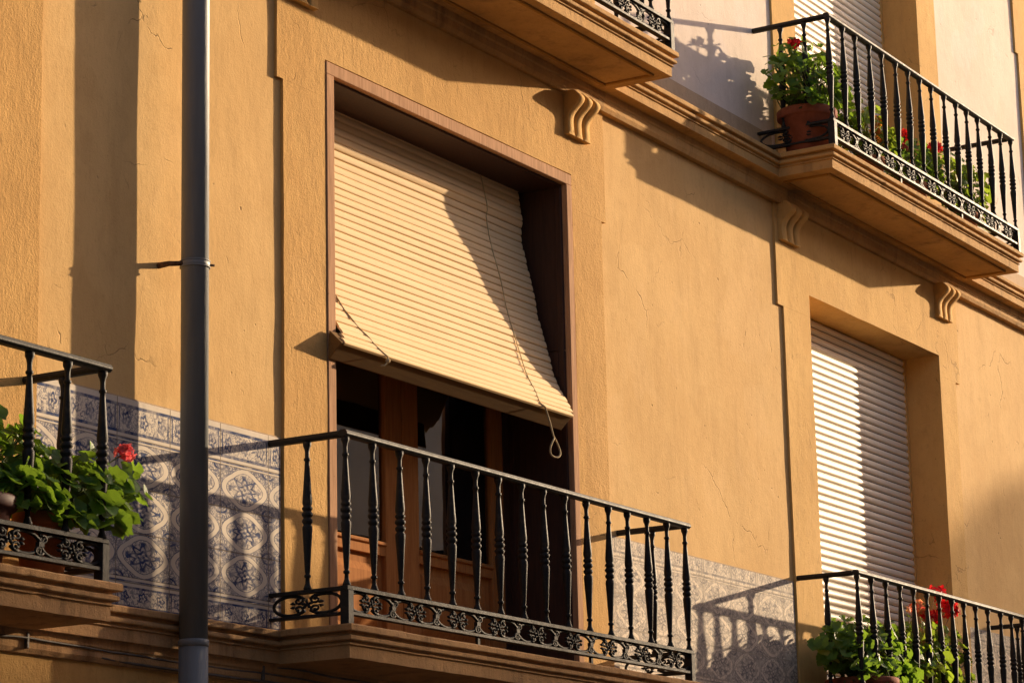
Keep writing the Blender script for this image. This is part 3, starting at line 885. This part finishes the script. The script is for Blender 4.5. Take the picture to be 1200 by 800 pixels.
MB().tube([(PX - .055, PY + .02, 4.832), (PX - .085, -.06, 4.834), (PX - .09, .02, 4.832)], [.012, .013, .016], 8).build('clamp_pin', M['rust'], cl)
MB().tube([(PX + .035, PY - .045, 4.833), (PX + .062, PY - .066, 4.833)], .006, 6).build('clamp_bolt', M['rust'], cl)

# ------------------------------------------------------------------ cables on the wall
def cable(y, zs, r, label, seed):
    pts = []
    for i in range(90):
        x = 6.5 + 9.5 * i / 89
        z = zs + .013 * math.sin(x * 1.3 + seed) - .018 * abs(math.sin((x - 8.9) * 1.57)) + .006 * noise.noise(Vector((x * 3, seed, 0)))
        pts.append((x, y + .006 * math.sin(x * 2.1 + seed * 3), z))
    return tag(MB().tube(pts, r, 8).build('cable', M['cable']), label, 'cable', 'cables clipped to the wall')
cable(-.022, 3.034, .0065, 'topmost dark cable clipped under the cornice moulding, sagging slightly', 0)
cable(-.026, 3.012, .0050, 'thin dark cable between two others under the cornice moulding', 1.7)
cable(-.020, 2.985, .0060, 'lowest dark cable running along the wall under the cornice moulding', 2.6)
for x in (8.93, 10.62): tag(MB().box(x - .008, x + .008, -.036, .02, 2.976, 3.044).build('cable_clip', M['cable'], None, .004), 'small dark clip holding the cables ' + ('left of the drainpipe' if x < 9.9 else 'right of the drainpipe'), 'clip', 'cable clips')

# ------------------------------------------------------------------ potted geraniums
rnd = random.Random(21)
def leaf(m, c, nrm, tip, size):
    """a rounded, scalloped, slightly cupped geranium leaf: one island"""
    n = Vector(nrm).normalized(); t = Vector(tip); t = (t - n * t.dot(n))
    t = t.normalized() if t.length > 1e-4 else n.orthogonal().normalized()
    s = n.cross(t); c = Vector(c)
    K = 17; cup = rnd.uniform(-.18, .40); fold = rnd.uniform(-.05, .4); dr = rnd.uniform(-.08, .4)
    ring1, ring2 = [], []
    for k in range(K):
        a = math.radians(-155 + 310 * k / (K - 1))
        lob = 1 + .10 * math.cos(5 * a) + .05 * math.cos(k * PI) + rnd.uniform(-.05, .05)
        r = size * lob * (.86 if abs(a) > 2.5 else 1)
        for ring, f in ((ring1, .55), (ring2, 1.0)):
            u, v = r * f * math.cos(a), r * f * math.sin(a)
            h = cup * size * f * f + fold * abs(v) * .8 - dr * max(u, 0) * f + .05 * size * math.cos(7 * a) * f
            ring.append(c + t * (u + size * .25) + s * v + n * h)
    vs = [c] + ring1 + ring2
    fs = [(0, 1 + k, 2 + k) for k in range(K - 1)] + [(1 + k, 1 + K + k, 2 + K + k, 2 + k) for k in range(K - 1)]
    m.add(vs, fs, True)
def flower_head(c, r, mat, parent, n=22):
    m = MB(); c = Vector(c)
    for i in range(n):
        d = Vector((rnd.gauss(0, 1), rnd.gauss(0, 1) - .25, rnd.gauss(0, 1) + .35)).normalized()
        p = c + Vector((d.x, d.y, d.z * .8)) * r * rnd.uniform(.55, 1.0)
        s0 = d.orthogonal().normalized(); s1 = d.cross(s0)
        rot = rnd.uniform(0, 6); pr = r * rnd.uniform(.36, .50)
        for k in range(5):
            a = rot + 2 * PI * k / 5; t = s0 * math.cos(a) + s1 * math.sin(a); w = s0 * -math.sin(a) + s1 * math.cos(a)
            lift = rnd.uniform(-.1, .5)
            m.add([p, p + t * pr * .55 + w * pr * .40 + d * pr * .12, p + t * pr * 1.0 + w * pr * .25 + d * pr * lift, p + t * pr * 1.0 - w * pr * .25 + d * pr * lift, p + t * pr * .55 - w * pr * .40 + d * pr * .12],
                  [(0, 1, 2), (0, 2, 3), (0, 3, 4)])
    return m.build('flower_head', mat, parent, fix=False)
def pot_mesh(r0, r1, h, c):
    m = MB()
    m.lathe([(r0 * .9, 0), (r0, .006), (r0 + (r1 - r0) * .78, h * .80), (r1 * 1.03, h * .81), (r1 * 1.07, h * .84), (r1 * 1.08, h * .97), (r1 * 1.05, h), (r1 * .97, h), (r1 * .95, h * .86)], 32, c)
    return m
def plant(loc, label, pot, leaves, flowers, mats=('leaf', 'stem'), group='potted geraniums on the balconies'):
    """pot = (r bottom, r top, height, material); leaves = list of (n, centre offset, radii, size range); flowers = [(offset, r, material)]"""
    T = thing('potted_geranium', loc, label, 'potted plant', group)
    base = Vector(loc); r0, r1, h, pm = pot
    pot_mesh(r0, r1, h, loc).build('pot', M[pm], T)
    MB().lathe([(.001, h * .88), (r1 * .945, h * .885), (r1 * .945, h * .86)], 20, loc, False).build('soil', M['soil'], T)
    fol = MB(); st = MB()
    for n, off, rad, (s0, s1) in leaves:
        cc = base + Vector(off)
        for i in range(n):
            d = Vector((rnd.gauss(0, 1), rnd.gauss(0, 1), rnd.gauss(0, 1)))
            d = d.normalized() * rnd.uniform(.35, 1.0) ** .6
            p = cc + Vector((d.x * rad[0], d.y * rad[1], d.z * rad[2]))
            # keep out of the wall
            if p.y > -.05: p.y = -.05 - rnd.uniform(0, .08)
            outw = Vector((p.x - cc.x, p.y - cc.y, 0))
            nrm = Vector((rnd.gauss(.12, .45), rnd.gauss(-.35, .4), rnd.uniform(.35, 1.0))) + outw * 1.2
            leaf(fol, p, nrm, outw + Vector((rnd.gauss(0, .1), rnd.gauss(0, .1), -.05)), rnd.uniform(s0, s1))
            if i % 2 == 0:
                root = base + Vector((rnd.gauss(0, r1 * .35), rnd.gauss(0, r1 * .3), h * .86))
                mid = (root + p) / 2 + Vector((rnd.gauss(0, .02), rnd.gauss(0, .02), .04))
                st.tube([root, mid, p], [.0055, .004, .0025], 5, False)
    for off, r, mt in flowers:
        p = base + Vector(off)
        root = base + Vector((rnd.gauss(0, r1 * .3), rnd.gauss(0, r1 * .3), h * .86))
        st.tube([root, root.lerp(p, .55) + Vector((rnd.gauss(0, .02), 0, .05)), p], [.005, .004, .003], 5, False)
        flower_head(p, r, M[mt], T)
    fol.build('foliage', M[mats[0]], T, fix=False); st.build('stems', M[mats[1]], T)
    return T
# left balcony
plant((8.70, -.30, Z1), 'bushy geranium in small terracotta pot with one pink flower head', (.085, .120, .275, 'pot'),
      [(110, (.10, -.03, .40), (.32, .15, .16), (.022, .052)), (46, (.40, -.02, .47), (.24, .10, .11), (.030, .062)), (16, (.24, -.12, .30), (.20, .05, .08), (.04, .066)), (12, (.0, -.13, .26), (.14, .03, .05), (.035, .055))],
      [((.47, -.05, .60), .046, 'pink')])
plant((8.24, -.28, Z1), 'leafy geranium in wide dark red pot beside the terracotta one, no flowers', (.15, .20, .29, 'pot_dark'),
      [(200, (.14, .0, .49), (.38, .17, .18), (.024, .056)), (62, (.18, -.17, .33), (.26, .05, .09), (.03, .056))], [])
# upper balcony
plant((16.55, -.31, Z2), 'geranium with one crimson flower head in a large terracotta pot at the railing corner', (.145, .192, .315, 'pot_red'),
      [(215, (.02, .0, .53), (.50, .22, .23), (.022, .048)), (70, (.08, .02, .72), (.40, .15, .13), (.02, .044)), (70, (.50, -.02, .48), (.30, .12, .18), (.024, .046)), (40, (-.1, -.12, .36), (.26, .07, .06), (.024, .044))], [((-.24, -.04, .73), .048, 'red')])
plant((17.55, -.30, Z2), 'low plant with orange blossoms behind the upper railing', (.10, .14, .22, 'pot'),
      [(220, (.0, .0, .40), (.46, .17, .24), (.02, .044))], [((.10, -.05, .52), .055, 'orange'), ((.24, -.03, .44), .05, 'orange'), ((.0, -.08, .42), .045, 'orange'), ((.16, -.08, .38), .045, 'orange')], ('leaf_light', 'stem'))
plant((18.35, -.30, Z2), 'geranium with two bright red flower heads behind the middle of the upper railing', (.10, .14, .22, 'pot'),
      [(240, (.0, .0, .38), (.54, .17, .22), (.022, .044))], [((-.14, -.06, .56), .062, 'red'), ((.40, -.06, .60), .056, 'red'), ((-.20, -.04, .45), .05, 'pink')])
plant((19.35, -.30, Z2), 'straggly pale green plant at the far end of the upper railing', (.10, .14, .22, 'pot'),
      [(150, (-.26, .0, .46), (.46, .16, .24), (.022, .045)), (140, (.12, -.02, .38), (.34, .16, .28), (.024, .048))], [], ('leaf_light', 'stem'))
# right balcony
plant((17.05, -.29, Z1), 'dense dark green geranium spilling over its pot at the railing corner', (.17, .23, .25, 'pot_red'),
      [(520, (.16, .0, .45), (.80, .20, .22), (.024, .054)), (90, (.1, -.17, .30), (.6, .04, .09), (.026, .048))], [], ('leaf', 'stem'))
plant((18.0, -.29, Z1), 'straggly yellow green geranium with several big red flower heads on tall stems', (.12, .17, .22, 'pot'),
      [(330, (-.05, -.02, .43), (.66, .19, .24), (.022, .052)), (170, (.48, -.02, .46), (.46, .13, .30), (.018, .044)), (34, (.1, .0, .70), (.3, .1, .10), (.016, .03))],
      [((.12, .02, .84), .070, 'fading'), ((.32, .0, .785), .072, 'red'), ((.20, .0, .80), .05, 'red'), ((.48, .02, .975), .072, 'red'), ((.60, .0, .875), .085, 'red'), ((.76, .01, .87), .058, 'red')], ('leaf_light', 'stem_dry'))

# ------------------------------------------------------------------ the row across the street (it shades the foot of the front and shows in the panes)
def house(x0, x1, h, col, label, seed):
    T = thing('terraced_house', ((x0 + x1) / 2, -10, 0), label, 'house', 'houses across the street')
    wm = simple('render_%d' % seed, col, .9, .1, .1, 1.5, .01, 40)
    yf = -9.5
    MB().box(x0, x1, -17, yf, 0, h).build('wall', wm, T)
    MB().box(x0 + .01, x1 - .01, yf - .3, yf + .18, h + .001, h + .12).build('eaves', wm, T, .02)
    fm = simple('far_frame_%d' % seed, (.3, .26, .2), .7)
    gm = simple('far_glass_%d' % seed, (.03, .035, .04), .08, .6)
    n = max(1, int((x1 - x0) // 3.2))
    for k in range(n):
        cx = x0 + (x1 - x0) * (k + .5) / n
        for fl in range(int(h // 3.3)):
            z = .5 + fl * 3.3
            f = MB().box(cx - .62, cx + .62, yf + .001, yf + .06, z, z + 2.35).build('window', fm, T, .01)
            MB().box(cx - .52, cx + .52, yf + .061, yf + .07, z + .1, z + 2.25).build('pane', gm, f)
    return T
hs = [(-14, 2, 9.8, (.42, .34, .25)), (2, 17, 9.6, (.50, .46, .40)), (17, 31, 9.7, (.72, .66, .55)), (31, 44.6, 9.72, (.48, .42, .34)), (44.6, 64, 9.6, (.40, .36, .31))]
nm = ['tan rendered house across the street behind the viewer', 'grey rendered house facing the blind window from across the street', 'whitewashed house across the street, facing the closed shutters', 'long brown house down the street with added unseen slats along its roof that thin the sunlight', 'farthest house down the street, an added peaked gable of slats on its front to cast a soft shadow']
for i, (a, b, h, c) in enumerate(hs):
    T = house(a, b, h, c, nm[i], i)
    if i == 3:  # added slats, out of view: they let part of the sun through
        fm = MB(); z = h + .17
        while z < 10.62: fm.box(a + .1, b - .1, -9.44, -9.432, z, z + .053); z += .096
        for k in range(8): fm.box(a + .1 + (b - a - .3) * k / 7, a + .2 + (b - a - .3) * k / 7, -9.47, -9.44, h + .12, 10.64)
        fm.build('added_sun_slats', bpy.data.materials['far_frame_3'], T)
    if i == 4:  # added gable of open slats, out of view, shaped to cast a pale shadow
        m = MB(); z = h + .125
        def span(z):
            P = [(47.4, h + .12), (48.6, 10.6), (50.2, 11.75), (51.6, 12.4), (53.5, 12.9)]
            Q = [(59, h + .12), (58, 10.6), (55.5, 12.5), (53.5, 12.9)]
            def at(L):
                for (x0, z0), (x1, z1) in zip(L, L[1:]):
                    if z0 <= z <= z1: return x0 + (x1 - x0) * (z - z0) / (z1 - z0)
                return L[-1][0]
            return at(P), at(Q)
        while z < 12.86:
            q0, q1 = span(z); m.box(q0, q1, -9.45, -9.44, z, z + .055); z += .09
        m.box(53.4, 53.6, -9.48, -9.455, h + .125, 12.9); m.build('added_shadow_gable', bpy.data.materials['render_4'], T)

# ------------------------------------------------------------------ light
W = bpy.data.worlds.new('World'); S.world = W; W.use_nodes = True
t = W.node_tree; bg = t.nodes['Background']
sk_ = t.nodes.new('ShaderNodeTexSky'); sk_.sky_type = 'NISHITA'; sk_.sun_disc = False
to_sun = Vector((3.3, -1, .76)).normalized()
el = math.asin(to_sun.z)
sk_.sun_elevation = el; sk_.sun_rotation = math.atan2(to_sun.x, to_sun.y)
sk_.air_density = 1.0; sk_.dust_density = 3.0; sk_.ozone_density = 1.0
mxs = t.nodes.new('ShaderNodeMix'); mxs.data_type = 'RGBA'; mxs.blend_type = 'MULTIPLY'; mxs.inputs[0].default_value = 1
mxs.inputs[7].default_value = (1.08, .95, 1.0, 1)
t.links.new(sk_.outputs[0], mxs.inputs[6]); t.links.new(mxs.outputs[2], bg.inputs[0]); bg.inputs[1].default_value = .125
sd = bpy.data.lights.new('sun', 'SUN'); sd.energy = 5; sd.angle = math.radians(.55); sd.color = (1.0, .77, .51)
so = bpy.data.objects.new('sun', sd); C.objects.link(so); so.location = (40, -12, 20)
so.rotation_euler = (-to_sun).to_track_quat('-Z', 'Y').to_euler()

# ------------------------------------------------------------------ camera
cd = bpy.data.cameras.new('camera'); cam = bpy.data.objects.new('camera', cd); C.objects.link(cam)
yaw, pit, rol, f = math.radians(59.45667742), math.radians(12.89239314), math.radians(-1.27692663), 3232.787
fw = Vector((math.sin(yaw) * math.cos(pit), math.cos(yaw) * math.cos(pit), math.sin(pit)))
r = fw.cross(Vector((0, 0, 1))).normalized(); u = r.cross(fw)
c_, s_ = math.cos(rol), math.sin(rol)
R_, U_ = c_ * r + s_ * u, -s_ * r + c_ * u
cam.matrix_world = Matrix(((R_.x, U_.x, -fw.x, 0), (R_.y, U_.y, -fw.y, -7.7), (R_.z, U_.z, -fw.z, 1.6), (0, 0, 0, 1)))
cd.sensor_width = 36; cd.lens = 36 * f / 1200; cd.clip_start = .1; cd.clip_end = 2000
S.camera = cam
S.view_settings.view_transform = 'Standard'; S.view_settings.look = 'None'
S.view_settings.exposure = 1.0; S.view_settings.gamma = 1
S.view_settings.use_curve_mapping = False
S.cycles.max_bounces = 8
